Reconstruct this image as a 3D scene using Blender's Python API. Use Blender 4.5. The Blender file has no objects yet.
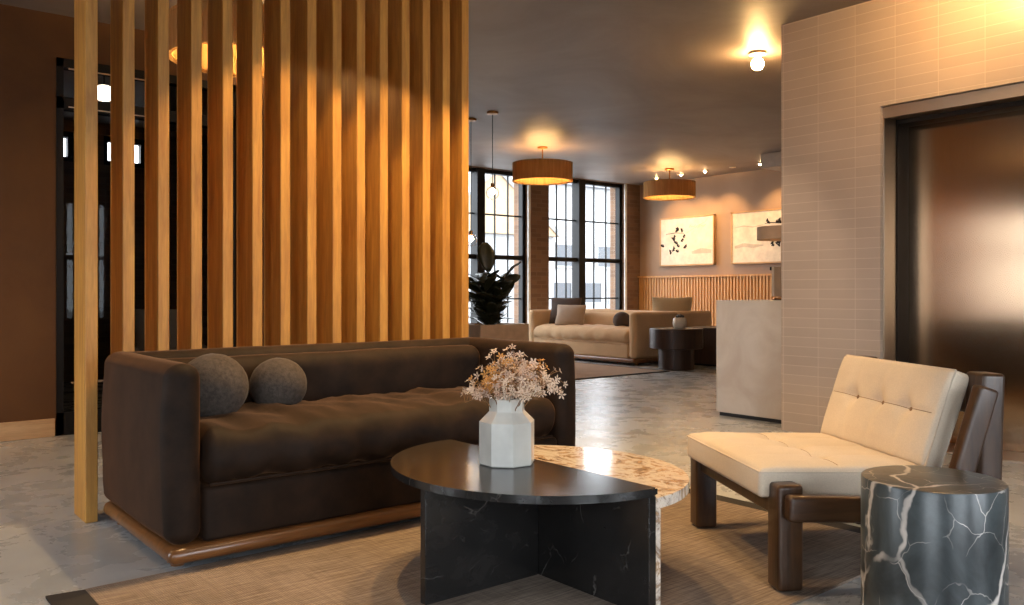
import bpy, bmesh, math, random
from mathutils import Vector, Matrix, noise
PI = math.pi
random.seed(7)
S = bpy.context.scene
COL = S.collection
S.view_settings.view_transform = 'Standard'
S.view_settings.look = 'None'
S.view_settings.gamma = 1.0
S.view_settings.use_curve_mapping = False
S.view_settings.exposure = 0.0
S.cycles.use_denoising = True
S.cycles.max_bounces = 10
S.cycles.diffuse_bounces = 5
S.cycles.glossy_bounces = 5
S.cycles.transparent_max_bounces = 16
S.cycles.sample_clamp_indirect = 6.0
S.cycles.caustics_reflective = False
S.cycles.caustics_refractive = False

# ------------------------------------------------------------------ camera
ANG = math.atan2(1048, 850)          # angle of the camera's view from the room's +X axis
cam = bpy.data.cameras.new('camera'); co = bpy.data.objects.new('camera', cam); COL.objects.link(co)
co.location = (0, 0, 1.0)
co.rotation_euler = (PI / 2, 0, ANG - PI / 2 + (PI / 2 - 2 * ANG) * 0)
# forward = (cos e, sin e) with e measured from +X
FX, FY = math.cos(ANG), math.sin(ANG)
co.rotation_euler = (PI / 2, 0, math.atan2(FY, FX) - PI / 2)
cam.sensor_width = 36.0
cam.lens = 850 / 1024 * 36.0
cam.shift_y = -10.5 / 1024
cam.clip_start = 0.05
cam.clip_end = 200
S.camera = co

# ------------------------------------------------------------------ materials
def srgb(r, g, b):
    f = lambda v: (v / 255 / 12.92) if v / 255 <= 0.04045 else ((v / 255 + 0.055) / 1.055) ** 2.4
    return (f(r), f(g), f(b), 1)

class N:
    def __init__(s, name):
        s.m = bpy.data.materials.new(name); s.m.use_nodes = True
        s.t = s.m.node_tree; s.n = s.t.nodes; s.l = s.t.links
        s.b = s.n['Principled BSDF']
    def new(s, t, **kw):
        x = s.n.new(t)
        for k, v in kw.items():
            if k in x.inputs: x.inputs[k].default_value = v
            else: setattr(x, k, v)
        return x
    def link(s, a, b): s.l.new(a, b)
    def coord(s, scale=(1, 1, 1), out='Object', rot=(0, 0, 0)):
        tc = s.new('ShaderNodeTexCoord'); mp = s.new('ShaderNodeMapping')
        mp.inputs['Scale'].default_value = scale; mp.inputs['Rotation'].default_value = rot
        s.link(tc.outputs[out], mp.inputs['Vector']); return mp.outputs['Vector']
    def noise(s, vec, scale=5, detail=4, rough=.55, dist=0):
        x = s.new('ShaderNodeTexNoise'); x.inputs['Scale'].default_value = scale
        x.inputs['Detail'].default_value = detail; x.inputs['Roughness'].default_value = rough
        x.inputs['Distortion'].default_value = dist
        s.link(vec, x.inputs['Vector']); return x.outputs['Fac']
    def ramp(s, fac, stops, interp='LINEAR'):
        x = s.new('ShaderNodeValToRGB'); x.color_ramp.interpolation = interp
        e = x.color_ramp.elements
        while len(e) < len(stops): e.new(0.5)
        for i, (p, c) in enumerate(stops): e[i].position = p; e[i].color = c
        s.link(fac, x.inputs['Fac']); return x.outputs['Color']
    def mix(s, fac, a, b, mode='MIX'):
        x = s.new('ShaderNodeMix', data_type='RGBA', blend_type=mode)
        for i, v in ((0, fac), (6, a), (7, b)):
            if hasattr(v, 'links') or isinstance(v, bpy.types.NodeSocket): s.link(v, x.inputs[i])
            else: x.inputs[i].default_value = v
        return x.outputs[2]
    def bump(s, h, strength=.3, dist=.01):
        x = s.new('ShaderNodeBump'); x.inputs['Strength'].default_value = strength
        x.inputs['Distance'].default_value = dist
        s.link(h, x.inputs['Height']); s.link(x.outputs['Normal'], s.b.inputs['Normal'])
    def set(s, **kw):
        for k, v in kw.items():
            k = k.replace('_', ' ')
            i = s.b.inputs[k]
            if isinstance(v, bpy.types.NodeSocket): s.link(v, i)
            else: i.default_value = v
        return s

def g(v): return (v, v, v, 1)

def mat_plain(name, c, rough=.5, metal=0, **kw):
    n = N(name)
    v = n.noise(n.coord(), 9, 3)
    dark = tuple(x * .88 for x in c[:3]) + (1,); lite = tuple(min(1, x * 1.1) for x in c[:3]) + (1,)
    n.set(Base_Color=n.ramp(v, [(.3, dark), (.7, lite)]), Roughness=rough, Metallic=metal, **kw)
    return n.m

def mat_wood(name, dark, lite, axis='Z', rough=.45, coat=0, fine=1.0):
    n = N(name)
    k = {'X': (1.2, 14, 14), 'Y': (14, 1.2, 14), 'Z': (14, 14, 1.2)}[axis]
    v = n.coord(tuple(q * fine for q in k))
    a = n.noise(v, 2.2, 6, .6, .6)
    b = n.noise(n.coord(tuple(q * fine * 6 for q in k)), 2.0, 3, .5)
    c = n.ramp(a, [(.3, dark), (.68, lite)])
    d = n.ramp(b, [(.35, g(.82)), (.6, g(1))])
    n.set(Base_Color=n.mix(.6, c, d, 'MULTIPLY'), Roughness=rough, Coat_Weight=coat, Coat_Roughness=.2)
    n.bump(b, .08, .004)
    return n.m

def mat_fabric(name, c, var=.12, sheen=.0, rough=.9, weave=420, bump=.25, patch=5, sheen_tint=(1, 1, 1, 1)):
    n = N(name)
    a = n.noise(n.coord(), patch, 4, .6)
    w = n.noise(n.coord(), weave, 2, .7)
    dk = tuple(x * (1 - var) for x in c[:3]) + (1,); lt = tuple(min(1, x * (1 + var)) for x in c[:3]) + (1,)
    base = n.ramp(a, [(.3, dk), (.7, lt)])
    n.set(Base_Color=n.mix(.5, base, n.ramp(w, [(.3, g(.75)), (.7, g(1))]), 'MULTIPLY'), Roughness=rough,
          Sheen_Weight=sheen, Sheen_Roughness=.28, Sheen_Tint=sheen_tint, Specular_IOR_Level=.2)
    n.bump(w, bump, .002)
    return n.m

def mat_emit(name, c, strength):
    n = N(name); n.set(Base_Color=c, Emission_Color=c, Emission_Strength=strength, Roughness=.4); return n.m

M = {}
# polished concrete floor
n = N('polished_concrete')
a = n.noise(n.coord(), .9, 8, .62, .5); b = n.noise(n.coord(), 4.0, 8, .65, .3); c = n.noise(n.coord(), 60, 3)
base = n.mix(.45, n.ramp(a, [(.3, srgb(152, 157, 161)), (.5, srgb(176, 181, 185)), (.7, srgb(198, 203, 207))]),
             n.ramp(b, [(.25, srgb(138, 142, 146)), (.55, srgb(178, 182, 186)), (.8, srgb(204, 208, 211))]))
n.set(Base_Color=base, Roughness=n.ramp(b, [(.3, g(.2)), (.7, g(.36))]), Specular_IOR_Level=.55)
n.bump(b, .04, .01); M['floor'] = n.m
# ceiling: trowelled dark plaster with a soft gloss
n = N('ceiling_plaster')
a = n.noise(n.coord(), .7, 6, .6, 1.0)
n.set(Base_Color=n.ramp(a, [(.3, srgb(120, 107, 98)), (.7, srgb(146, 134, 125))]), Roughness=.54, Specular_IOR_Level=.55)
n.bump(n.noise(n.coord(), 2.2, 5, .5, .8), .03, .03); M['ceiling'] = n.m
# brown plaster
n = N('brown_plaster')
a = n.noise(n.coord(), 1.6, 6, .6, .6)
n.set(Base_Color=n.ramp(a, [(.3, srgb(78, 46, 14)), (.7, srgb(94, 59, 20))]), Roughness=.75)
M['plaster'] = n.m
n = N('taupe_plaster')
a = n.noise(n.coord(), 1.2, 5, .5, .4)
n.set(Base_Color=n.ramp(a, [(.3, srgb(160, 136, 116)), (.7, srgb(176, 152, 130))]), Roughness=.8)
M['taupe'] = n.m
# brown brick pier
n = N('brown_brick')
br = n.new('ShaderNodeTexBrick')
n.link(n.coord((1, 1, 1), 'Object', (PI / 2, 0, 0)), br.inputs['Vector'])
br.inputs['Scale'].default_value = 1; br.inputs['Brick Width'].default_value = .21; br.inputs['Row Height'].default_value = .07
br.inputs['Mortar Size'].default_value = .006
br.inputs['Color1'].default_value = srgb(104, 78, 58); br.inputs['Color2'].default_value = srgb(124, 94, 70); br.inputs['Mortar'].default_value = srgb(120, 96, 78)
n.set(Base_Color=br.outputs['Color'], Roughness=.85); n.bump(br.outputs['Fac'], -.4, .01); M['brick'] = n.m
# stacked long tiles, with grout lines
n = N('stacked_tile')
tc = n.new('ShaderNodeTexCoord'); sp = n.new('ShaderNodeSeparateXYZ'); cb = n.new('ShaderNodeCombineXYZ')
n.link(tc.outputs['Object'], sp.inputs[0])
ad = n.new('ShaderNodeMath', operation='ADD'); ad.inputs[1].default_value = .548 - 4.08   # columns start at the corner
n.link(sp.outputs['Y'], ad.inputs[0]); n.link(ad.outputs[0], cb.inputs['X']); n.link(sp.outputs['Z'], cb.inputs['Y'])
br = n.new('ShaderNodeTexBrick', offset=0.0, squash=1.0)
n.link(cb.outputs[0], br.inputs['Vector'])
br.inputs['Scale'].default_value = 1; br.inputs['Brick Width'].default_value = .274; br.inputs['Row Height'].default_value = .068
br.inputs['Mortar Size'].default_value = .0018; br.inputs['Mortar Smooth'].default_value = .3; br.inputs['Bias'].default_value = 0
br.inputs['Color1'].default_value = srgb(195, 175, 157); br.inputs['Color2'].default_value = srgb(202, 182, 164); br.inputs['Mortar'].default_value = srgb(222, 205, 188)
v = n.noise(n.coord(), 2.0, 4)
n.set(Base_Color=n.mix(.35, br.outputs['Color'], n.ramp(v, [(.3, g(.72)), (.7, g(1))]), 'MULTIPLY'), Roughness=.36, Specular_IOR_Level=.45)
wob = n.noise(n.coord((1, 3, 12)), 2.2, 2)
mm = n.new('ShaderNodeMath', operation='MULTIPLY_ADD'); n.link(br.outputs['Fac'], mm.inputs[0]); mm.inputs[1].default_value = -.5; n.link(wob, mm.inputs[2])
n.bump(mm.outputs[0], .2, .004); M['tile'] = n.m

M['oak_slat'] = mat_wood('oak_slat', srgb(170, 114, 47), srgb(206, 152, 69), 'Z', .5)
M['oak_base'] = mat_wood('oak_baseboard', srgb(176, 140, 100), srgb(206, 172, 130), 'X', .5)
M['oak_rib'] = mat_wood('oak_rib', srgb(190, 138, 80), srgb(220, 170, 108), 'Z', .5)
n = N('veneer_shade')
dfc = n.ramp(n.noise(n.coord((14, 14, 1.2)), 2.2, 5), [(.3, srgb(184, 144, 90)), (.7, srgb(212, 174, 118))])
df = n.new('ShaderNodeBsdfDiffuse'); ts = n.new('ShaderNodeBsdfTranslucent'); mx = n.new('ShaderNodeMixShader'); mx.inputs[0].default_value = .38
n.link(dfc, df.inputs['Color']); n.link(dfc, ts.inputs['Color']); n.link(df.outputs[0], mx.inputs[1]); n.link(ts.outputs[0], mx.inputs[2])
n.link(mx.outputs[0], n.n['Material Output'].inputs['Surface']); M['veneer'] = n.m
M['plinth'] = mat_wood('walnut_plinth', srgb(92, 58, 30), srgb(140, 92, 50), 'X', .3, .4)
M['walnut'] = mat_wood('walnut_frame', srgb(44, 28, 18), srgb(82, 56, 36), 'Z', .32, .1)
M['walnut_x'] = mat_wood('walnut_rail', srgb(44, 28, 18), srgb(80, 54, 35), 'X', .32, .1)
M['dark_wood'] = mat_wood('dark_oak', srgb(38, 24, 17), srgb(62, 40, 28), 'Z', .4)
M['velvet'] = mat_fabric('brown_velvet', srgb(40, 27, 18), .45, .75, .7, 300, .12, 9, srgb(158, 112, 78))
M['tan'] = mat_fabric('tan_weave', srgb(208, 174, 136), .06, .1, .9, 260, .2)
M['ball'] = mat_fabric('grey_boucle', srgb(84, 75, 68), .3, .1, .95, 110, 1.0, 60)
M['pillow_dark'] = mat_fabric('dark_linen', srgb(84, 72, 66), .1, .1)
M['pillow_light'] = mat_fabric('oat_linen', srgb(178, 158, 140), .08, .1)
M['pillow_olive'] = mat_fabric('olive_linen', srgb(176, 152, 118), .08, .1)
M['leather'] = mat_fabric('cream_suede', srgb(214, 198, 177), .05, .15, .8, 220, .08, 4)
M['seam'] = mat_plain('seam_thread', srgb(128, 100, 74), .8)
M['black_metal'] = mat_plain('black_steel', srgb(14, 13, 13), .55, 0, Specular_IOR_Level=.25)
M['dark_grey'] = mat_plain('dark_grey', srgb(52, 52, 55), .5)
M['brass'] = mat_plain('aged_brass', srgb(160, 112, 60), .35, 1.0)
M['cream'] = mat_plain('cream_enamel', srgb(220, 205, 185), .5)
M['white'] = mat_plain('white_paint', srgb(225, 222, 216), .6)
M['grey_box'] = mat_plain('grey_paint', srgb(190, 176, 160), .7)
M['leaf'] = mat_plain('fig_leaf', srgb(46, 48, 30), .4)
M['soil'] = mat_plain('soil', srgb(44, 34, 26), .95)
M['bark'] = mat_plain('bark', srgb(84, 64, 46), .9)
M['stone_box'] = mat_plain('planter_plaster', srgb(194, 172, 150), .8)
M['ink'] = mat_plain('ink', srgb(40, 34, 30), .8)
M['wash'] = mat_plain('ink_wash', srgb(206, 194, 176), .8)
M['canvas'] = mat_plain('canvas_paper', srgb(240, 228, 208), .85)
M['art_frame'] = mat_plain('pale_wood_frame', srgb(198, 160, 110), .5)
M['vase'] = mat_plain('glazed_porcelain', srgb(206, 204, 196), .22, 0, Coat_Weight=.3)
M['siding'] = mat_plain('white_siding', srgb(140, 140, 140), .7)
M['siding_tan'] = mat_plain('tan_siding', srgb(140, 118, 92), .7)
M['roof'] = mat_plain('grey_roof', srgb(120, 120, 125), .8)
M['pane_dark'] = mat_plain('house_pane', srgb(50, 54, 60), .3)
M['pavement'] = mat_plain('pavement', srgb(150, 150, 150), .9)
M['lampshade'] = mat_plain('brown_lampshade', srgb(196, 168, 142), .8)
M['twig'] = mat_plain('twig', srgb(128, 96, 62), .8)

# rug
n = N('woven_jute')
v = n.coord((3, 60, 1)); a = n.noise(v, 2.0, 5, .65, .3); b = n.noise(n.coord((40, 3, 1)), 2.0, 4, .6); p = n.noise(n.coord(), 2.2, 4)
wv = n.new('ShaderNodeTexWave', wave_type='BANDS', bands_direction='X'); wv.inputs['Scale'].default_value = 42; wv.inputs['Distortion'].default_value = .6; wv.inputs['Detail'].default_value = 2
n.link(n.coord(), wv.inputs['Vector'])
c1 = n.ramp(a, [(.3, srgb(130, 113, 100)), (.55, srgb(172, 154, 138)), (.75, srgb(196, 178, 162))])
c2 = n.mix(.55, c1, n.ramp(b, [(.3, g(.65)), (.6, g(1))]), 'MULTIPLY')
c3 = n.mix(.5, c2, n.ramp(p, [(.35, g(.7)), (.65, g(1))]), 'MULTIPLY')
n.set(Base_Color=n.mix(.25, c3, wv.outputs['Color'], 'MULTIPLY'), Roughness=.95, Specular_IOR_Level=.1)
n.bump(wv.outputs['Fac'], .5, .004); M['rug'] = n.m
M['rug_tan'] = mat_fabric('tan_rug_weave', srgb(168, 142, 120), .08, 0, .95, 200, .4)
M['rug_band'] = mat_fabric('charcoal_binding', srgb(62, 58, 55), .1, 0, .95, 240, .4)

# marbles
def mat_marble(name, lo, hi, vein, scale, width, rough=.18, amount=1.0, stretch=(1, 1, 1), second=True, rot=(0, 0, 0), cut=(.36, .52)):
    n = N(name)
    vec = n.coord(stretch, 'Object', rot)
    d = n.new('ShaderNodeTexNoise'); d.inputs['Scale'].default_value = scale * .9; d.inputs['Detail'].default_value = 5
    n.link(vec, d.inputs['Vector'])
    ad = n.new('ShaderNodeMix', data_type='RGBA'); ad.inputs[0].default_value = .22
    n.link(vec, ad.inputs[6]); n.link(d.outputs['Color'], ad.inputs[7])
    def veins(sc, w):
        vo = n.new('ShaderNodeTexVoronoi', feature='DISTANCE_TO_EDGE'); vo.inputs['Scale'].default_value = sc
        n.link(ad.outputs[2], vo.inputs['Vector'])
        return n.ramp(vo.outputs['Distance'], [(0, g(1)), (w * .5, g(.85)), (w, g(0))])
    v1 = veins(scale, width)
    mask = n.ramp(n.noise(vec, scale * .8, 4), [(cut[0], g(0)), (cut[1], g(1))])
    v1 = n.mix(1.0, v1, mask, 'MULTIPLY')
    cloud = n.ramp(n.noise(vec, scale * 1.6, 7, .65, .8), [(.3, lo), (.72, hi)])
    fac = n.mix(1.0, v1, g(amount), 'MULTIPLY')
    c = n.mix(fac, cloud, vein)
    if second:
        v2 = n.mix(1.0, veins(scale * 2.7, width * .6), n.ramp(n.noise(vec, scale * 2, 3), [(cut[0] + .08, g(0)), (cut[1] + .08, g(.7 * amount))]), 'MULTIPLY')
        c = n.mix(v2, c, vein)
    n.set(Base_Color=c, Roughness=rough, Specular_IOR_Level=.5)
    return n.m
M['marble_drum'] = mat_marble('veined_black_marble', srgb(30, 33, 35), srgb(78, 86, 88), srgb(214, 206, 198), 3.6, .024, .28, 1.0, (1, 1, .7))
M['marble_black'] = mat_marble('charcoal_marble', srgb(26, 26, 26), srgb(40, 38, 37), srgb(150, 144, 138), 4.6, .012, .2, .4, (1, 2.6, 1.8), True, (0, 0, .5), (.53, .66))
n = N('breccia_marble')
vec = n.coord((1.2, .8, 1), 'Object', (0, 0, .6)); a = n.noise(vec, 5, 8, .7, 2.2); b = n.noise(vec, 16, 6, .7, 1.0)
c = n.ramp(a, [(.34, srgb(88, 66, 50)), (.41, srgb(176, 136, 92)), (.46, srgb(236, 226, 212)), (.54, srgb(210, 196, 182)), (.57, srgb(124, 100, 82)), (.62, srgb(196, 146, 84)), (.68, srgb(236, 222, 206))])
c = n.mix(.25, c, n.ramp(b, [(.38, srgb(116, 90, 70)), (.5, srgb(226, 212, 196)), (.62, srgb(182, 152, 120))]))
n.set(Base_Color=c, Roughness=.12, Specular_IOR_Level=.5); M['marble_beige'] = n.m
# counter
n = N('counter_limewash')
a = n.noise(n.coord(), 2.6, 5, .6, .8)
n.set(Base_Color=n.ramp(a, [(.35, srgb(220, 205, 192)), (.5, srgb(228, 216, 204)), (.65, srgb(236, 225, 214))]), Roughness=.55); M['counter'] = n.m
# brushed steel (grain upright)
n = N('brushed_steel')
a = n.noise(n.coord((60, 60, .6)), 4, 3)
n.set(Base_Color=n.ramp(a, [(.3, srgb(150, 126, 102)), (.7, srgb(158, 134, 110))]), Metallic=1.0, Roughness=.17, Anisotropic=.85)
tg = n.new('ShaderNodeTangent', direction_type='RADIAL', axis='Z'); n.link(tg.outputs[0], n.b.inputs['Tangent'])
M['steel'] = n.m
n = N('satin_steel'); n.set(Base_Color=srgb(196, 178, 158), Metallic=1.0, Roughness=.32); n.bump(n.noise(n.coord((1, 1, 40)), 6, 3), .05, .003); M['steel_trim'] = n.m
M['shadow_gap'] = mat_plain('dark_door_pocket', srgb(44, 36, 30), .5, .6)
# window glass: clear thin pane
n = N('window_glass')
tr = n.new('ShaderNodeBsdfTransparent'); gl = n.new('ShaderNodeBsdfGlossy', Roughness=.02)
fr = n.new('ShaderNodeFresnel', IOR=1.45); mx = n.new('ShaderNodeMixShader')
n.link(fr.outputs[0], mx.inputs[0]); n.link(tr.outputs[0], mx.inputs[1]); n.link(gl.outputs[0], mx.inputs[2])
n.link(mx.outputs[0], n.n['Material Output'].inputs['Surface']); M['glass'] = n.m
n = N('thin_globe_glass')
tr = n.new('ShaderNodeBsdfTransparent'); gl = n.new('ShaderNodeBsdfGlossy', Roughness=.02)
fr = n.new('ShaderNodeFresnel', IOR=1.1); mx = n.new('ShaderNodeMixShader')
n.link(fr.outputs[0], mx.inputs[0]); n.link(tr.outputs[0], mx.inputs[1]); n.link(gl.outputs[0], mx.inputs[2])
n.link(mx.outputs[0], n.n['Material Output'].inputs['Surface']); M['globe_glass'] = n.m
n = N('tinted_glass')
tr = n.new('ShaderNodeBsdfTransparent', Color=g(.55)); gl = n.new('ShaderNodeBsdfGlossy', Roughness=.02)
fr = n.new('ShaderNodeFresnel', IOR=1.22); mx = n.new('ShaderNodeMixShader')
n.link(fr.outputs[0], mx.inputs[0]); n.link(tr.outputs[0], mx.inputs[1]); n.link(gl.outputs[0], mx.inputs[2])
n.link(mx.outputs[0], n.n['Material Output'].inputs['Surface']); M['glass_dark'] = n.m

WARM = (1.0, .56, .22, 1)
M['bulb'] = mat_emit('bulb_glow', (1.0, .58, .22, 1), 430)
M['bulb_small'] = mat_emit('small_bulb_glow', (1.0, .64, .32, 1), 160)
M['bulb_globe'] = mat_emit('globe_bulb_glow', (1.0, .62, .3, 1), 90)
M['bulb_drum'] = mat_emit('drum_bulb_glow', (1.0, .58, .22, 1), 270)
M['led'] = mat_emit('downlight_glow', (1.0, .7, .42, 1), 30)

# ------------------------------------------------------------------ mesh helpers
def obj(name, bm, m, parent=None, smooth=True, angle=40):
    me = bpy.data.meshes.new(name); bm.normal_update(); bm.to_mesh(me); bm.free()
    o = bpy.data.objects.new(name, me); COL.objects.link(o)
    if m is not None: me.materials.append(M[m] if isinstance(m, str) else m)
    if smooth:
        me.polygons.foreach_set('use_smooth', [True] * len(me.polygons))
        try: me.set_sharp_from_angle(angle=math.radians(angle))
        except Exception: pass
    if parent is not None: o.parent = parent
    return o
def thing(name, label, cat, loc=(0, 0, 0), rz=0, group=None):
    o = bpy.data.objects.new(name, None); COL.objects.link(o)
    o.location = loc; o.rotation_euler = (0, 0, rz); o.empty_display_size = .1
    return tag(o, label, cat, group)
def tag(o, label, cat, group=None):
    o['label'] = label; o['category'] = cat
    if group: o['group'] = group
    return o
def struct(o, label=None):
    o['kind'] = 'structure'
    if label: o['label'] = label
    return o
def dup(root, loc, rz, label, group=None):
    r = root.copy(); COL.objects.link(r); r.location = loc; r.rotation_euler = (0, 0, rz); r['label'] = label
    if group: r['group'] = group
    for ch in list(root.children):
        c = ch.copy(); COL.objects.link(c); c.parent = r
        for gch in ch.children:
            d = gch.copy(); COL.objects.link(d); d.parent = c
    return r

def box(bm, x0, x1, y0, y1, z0, z1, bev=0, seg=2):
    r = bmesh.ops.create_cube(bm, size=1)
    vs = r['verts']
    for v in vs:
        v.co = Vector(((x0 + x1) / 2 + v.co.x * (x1 - x0), (y0 + y1) / 2 + v.co.y * (y1 - y0), (z0 + z1) / 2 + v.co.z * (z1 - z0)))
    if bev > 0:
        es = {e for v in vs for e in v.link_edges}
        bmesh.ops.bevel(bm, geom=list(es), offset=bev, segments=seg, affect='EDGES', profile=.5)
    return bm
def B(*a, **k): return box(bmesh.new(), *a, **k)

def soft(bm, hx, hy, hz, r, mid=(6, 6, 4), k=5, deform=None, mat=None):
    """rounded block: flat faces, true quarter-round edges; deform(p) may puff or crease it"""
    if not isinstance(r, (tuple, list)): r = (r, r, r)
    hs = (hx, hy, hz)
    ax = []
    for h, rr, m in zip(hs, r, mid):
        rr = min(rr, h)
        t = [-(h - rr) - rr * math.tan(PI / 4 * (1 - i / k)) for i in range(k)]
        core = [-(h - rr) + 2 * (h - rr) * i / m for i in range(m + 1)] if h > rr + 1e-6 else [0.0]
        ax.append(t + core + [-q for q in reversed(t)])
    def rnd(p):
        q = Vector([max(-(h - min(rr, h)), min(h - min(rr, h), c)) for c, h, rr in zip(p, hs, r)])
        d = Vector([(c - qq) / max(min(rr, h), 1e-6) for c, qq, rr, h in zip(p, q, r, hs)])
        if d.length > 1e-9: d.normalize()
        out = Vector([qq + dd * min(rr, h) for qq, dd, rr, h in zip(q, d, r, hs)])
        if deform: out = Vector(deform(out))
        return (mat @ out) if mat is not None else out
    cache = {}
    def V(p):
        key = tuple(round(c, 6) for c in p)
        if key not in cache: cache[key] = bm.verts.new(rnd(p))
        return cache[key]
    for a in range(3):
        b, c = (a + 1) % 3, (a + 2) % 3
        for sgn in (-1, 1):
            for i in range(len(ax[b]) - 1):
                for j in range(len(ax[c]) - 1):
                    q = []
                    for (ii, jj) in ((i, j), (i + 1, j), (i + 1, j + 1), (i, j + 1)):
                        p = [0, 0, 0]; p[a] = sgn * hs[a]; p[b] = ax[b][ii]; p[c] = ax[c][jj]
                        q.append(V(p))
                    if sgn < 0: q.reverse()
                    if len(set(q)) >= 3:
                        try: bm.faces.new(list(dict.fromkeys(q)))
                        except ValueError: pass
    return bm
def T(x=0, y=0, z=0): return Matrix.Translation((x, y, z))
def R(a, ax): return Matrix.Rotation(a, 4, ax)

def lathe(bm, prof, seg=32, cap0=True, cap1=True, mat=None, phase=0):
    rings = []
    for (r, z) in prof:
        ring = []
        for i in range(seg):
            t = 2 * PI * i / seg + phase
            p = Vector((r * math.cos(t), r * math.sin(t), z))
            ring.append(bm.verts.new(mat @ p if mat is not None else p))
        rings.append(ring)
    for a, b in zip(rings, rings[1:]):
        for i in range(seg):
            bm.faces.new((a[i], a[(i + 1) % seg], b[(i + 1) % seg], b[i]))
    if cap0: bm.faces.new(list(reversed(rings[0])))
    if cap1: bm.faces.new(rings[-1])
    return bm
def tube(bm, pts, r, seg=8):
    pts = [Vector(p) for p in pts]; rings = []
    for i, p in enumerate(pts):
        d = (pts[min(i + 1, len(pts) - 1)] - pts[max(i - 1, 0)]).normalized()
        up = Vector((0, 0, 1)) if abs(d.z) < .9 else Vector((1, 0, 0))
        a = d.cross(up).normalized(); b = d.cross(a).normalized()
        rr = r[i] if isinstance(r, (list, tuple)) else r
        rings.append([bm.verts.new(p + (a * math.cos(2 * PI * j / seg) + b * math.sin(2 * PI * j / seg)) * rr) for j in range(seg)])
    for A, C in zip(rings, rings[1:]):
        for j in range(seg): bm.faces.new((A[j], C[j], C[(j + 1) % seg], A[(j + 1) % seg]))
    bm.faces.new(rings[0]); bm.faces.new(list(reversed(rings[-1])))
    return bm
def ball(bm, r, c=(0, 0, 0), u=24, v=16, sq=(1, 1, 1)):
    x = bmesh.ops.create_uvsphere(bm, u_segments=u, v_segments=v, radius=r)
    for q in x['verts']: q.co = Vector((q.co.x * sq[0] + c[0], q.co.y * sq[1] + c[1], q.co.z * sq[2] + c[2]))
    return bm

# ------------------------------------------------------------------ room shell
H = 2.93
struct(obj('floor', B(-2.7, 11.7, -3.2, 10.7, -.15, 0), 'floor', smooth=False), 'grey polished concrete floor')
struct(obj('ceiling', B(-2.7, 11.7, -3.2, 10.7, H, H + .15), 'ceiling', smooth=False), 'dark trowelled plaster ceiling')
struct(obj('wall_left', B(-2.5, 1.26, 6.58, 6.74, 0, H), 'plaster', smooth=False))
bm = B(1.26, 2.55, 6.58, 6.74, 2.63, H); box(bm, 2.55, 4.2, 6.58, 6.74, 0, H); box(bm, 4.04, 4.2, 6.74, 10.5, 0, H)
struct(obj('wall_partition', bm, 'plaster', smooth=False))
struct(obj('baseboard_left', B(-2.5, 1.25, 6.558, 6.58, 0, .125, bev=.004), 'oak_base', smooth=False))
# back wall with window openings
def wall_x(name, y0, y1, x0, x1, opens, m):
    """wall lying along X with openings (xa, xb, za, zb)"""
    bm = bmesh.new(); x = x0
    for (a, b, za, zb) in opens:
        box(bm, x, a, y0, y1, 0, H)
        if za > 0: box(bm, a, b, y0, y1, 0, za)
        if zb < H: box(bm, a, b, y0, y1, zb, H)
        x = b
    box(bm, x, x1, y0, y1, 0, H)
    return struct(obj(name, bm, m, smooth=False))
WB = [(1.9, 2.2, 2.46, 2.8), (2.5, 2.98, 2.46, 2.8), (7.05, 8.85, .25, 2.92), (9.30, 11.10, .25, 2.92)]
wall_x('wall_back', 10.5, 10.86, -2.5, 11.5, WB, 'brick')
struct(obj('wall_right', B(11.5, 11.7, -3.0, 10.86, 0, H), 'taupe', smooth=False))
SIDE = [(-2.2, -.1, .35, 2.6), (3.5, 5.3, .45, 2.25)]
FRONT = [(-.4, 1.4, .35, 2.6), (2.2, 4.0, .35, 2.6)]
wall_x('wall_front', -3.2, -3.0, -2.5, 11.5, FRONT, 'plaster')
bm = bmesh.new(); y = -3.0
for (a, b, za, zb) in SIDE:
    box(bm, -2.7, -2.5, y, a, 0, H); box(bm, -2.7, -2.5, a, b, 0, za); box(bm, -2.7, -2.5, a, b, zb, H); y = b
box(bm, -2.7, -2.5, y, 10.86, 0, H)
struct(obj('wall_side', bm, 'plaster', smooth=False))

# tall steel windows in the back wall
def window_x(idx, x0, x1, z0, z1, y, mull, trans, thin_z, nthin):
    root = struct(bpy.data.objects.new('window_%d' % idx, None)); COL.objects.link(root); root.location = ((x0 + x1) / 2, y, z0)
    cx = (x0 + x1) / 2
    def P(bm, nm, m): obj(nm, bm, m, root, smooth=False)
    X0, X1, Z1 = x0 - cx, x1 - cx, z1 - z0
    bm = bmesh.new(); t = .06
    box(bm, X0, X0 + t, -.05, .05, 0, Z1); box(bm, X1 - t, X1, -.05, .05, 0, Z1)
    box(bm, X0, X1, -.05, .05, 0, t); box(bm, X0, X1, -.05, .05, Z1 - t, Z1)
    P(bm, 'window_frame', 'black_metal')
    if mull is not None: P(B(mull - cx - .075, mull - cx + .075, -.1, .08, 0, Z1), 'mullion', 'black_metal')
    bm = bmesh.new()
    for z in trans: box(bm, X0 + t, X1 - t, -.06, .05, z - z0 - .035, z - z0 + .035)
    if trans: P(bm, 'transom', 'black_metal')
    bm = bmesh.new()
    for z in thin_z: box(bm, X0 + t, X1 - t, -.012, .012, z - z0 - .012, z - z0 + .012)
    halves = [(X0 + t, mull - cx - .075), (mull - cx + .075, X1 - t)] if mull is not None else [(X0 + t, X1 - t)]
    for (a, b) in halves:
        for i in range(1, nthin): q = a + (b - a) * i / nthin; box(bm, q - .009, q + .009, -.012, .012, 0.05, Z1 - .05)
    P(bm, 'glazing_bars', 'black_metal')
    bm = bmesh.new()
    vs = [bm.verts.new(p) for p in ((X0, 0, 0), (X1, 0, 0), (X1, 0, Z1), (X0, 0, Z1))]; bm.faces.new(vs)
    P(bm, 'pane', 'glass')
    return root
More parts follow.
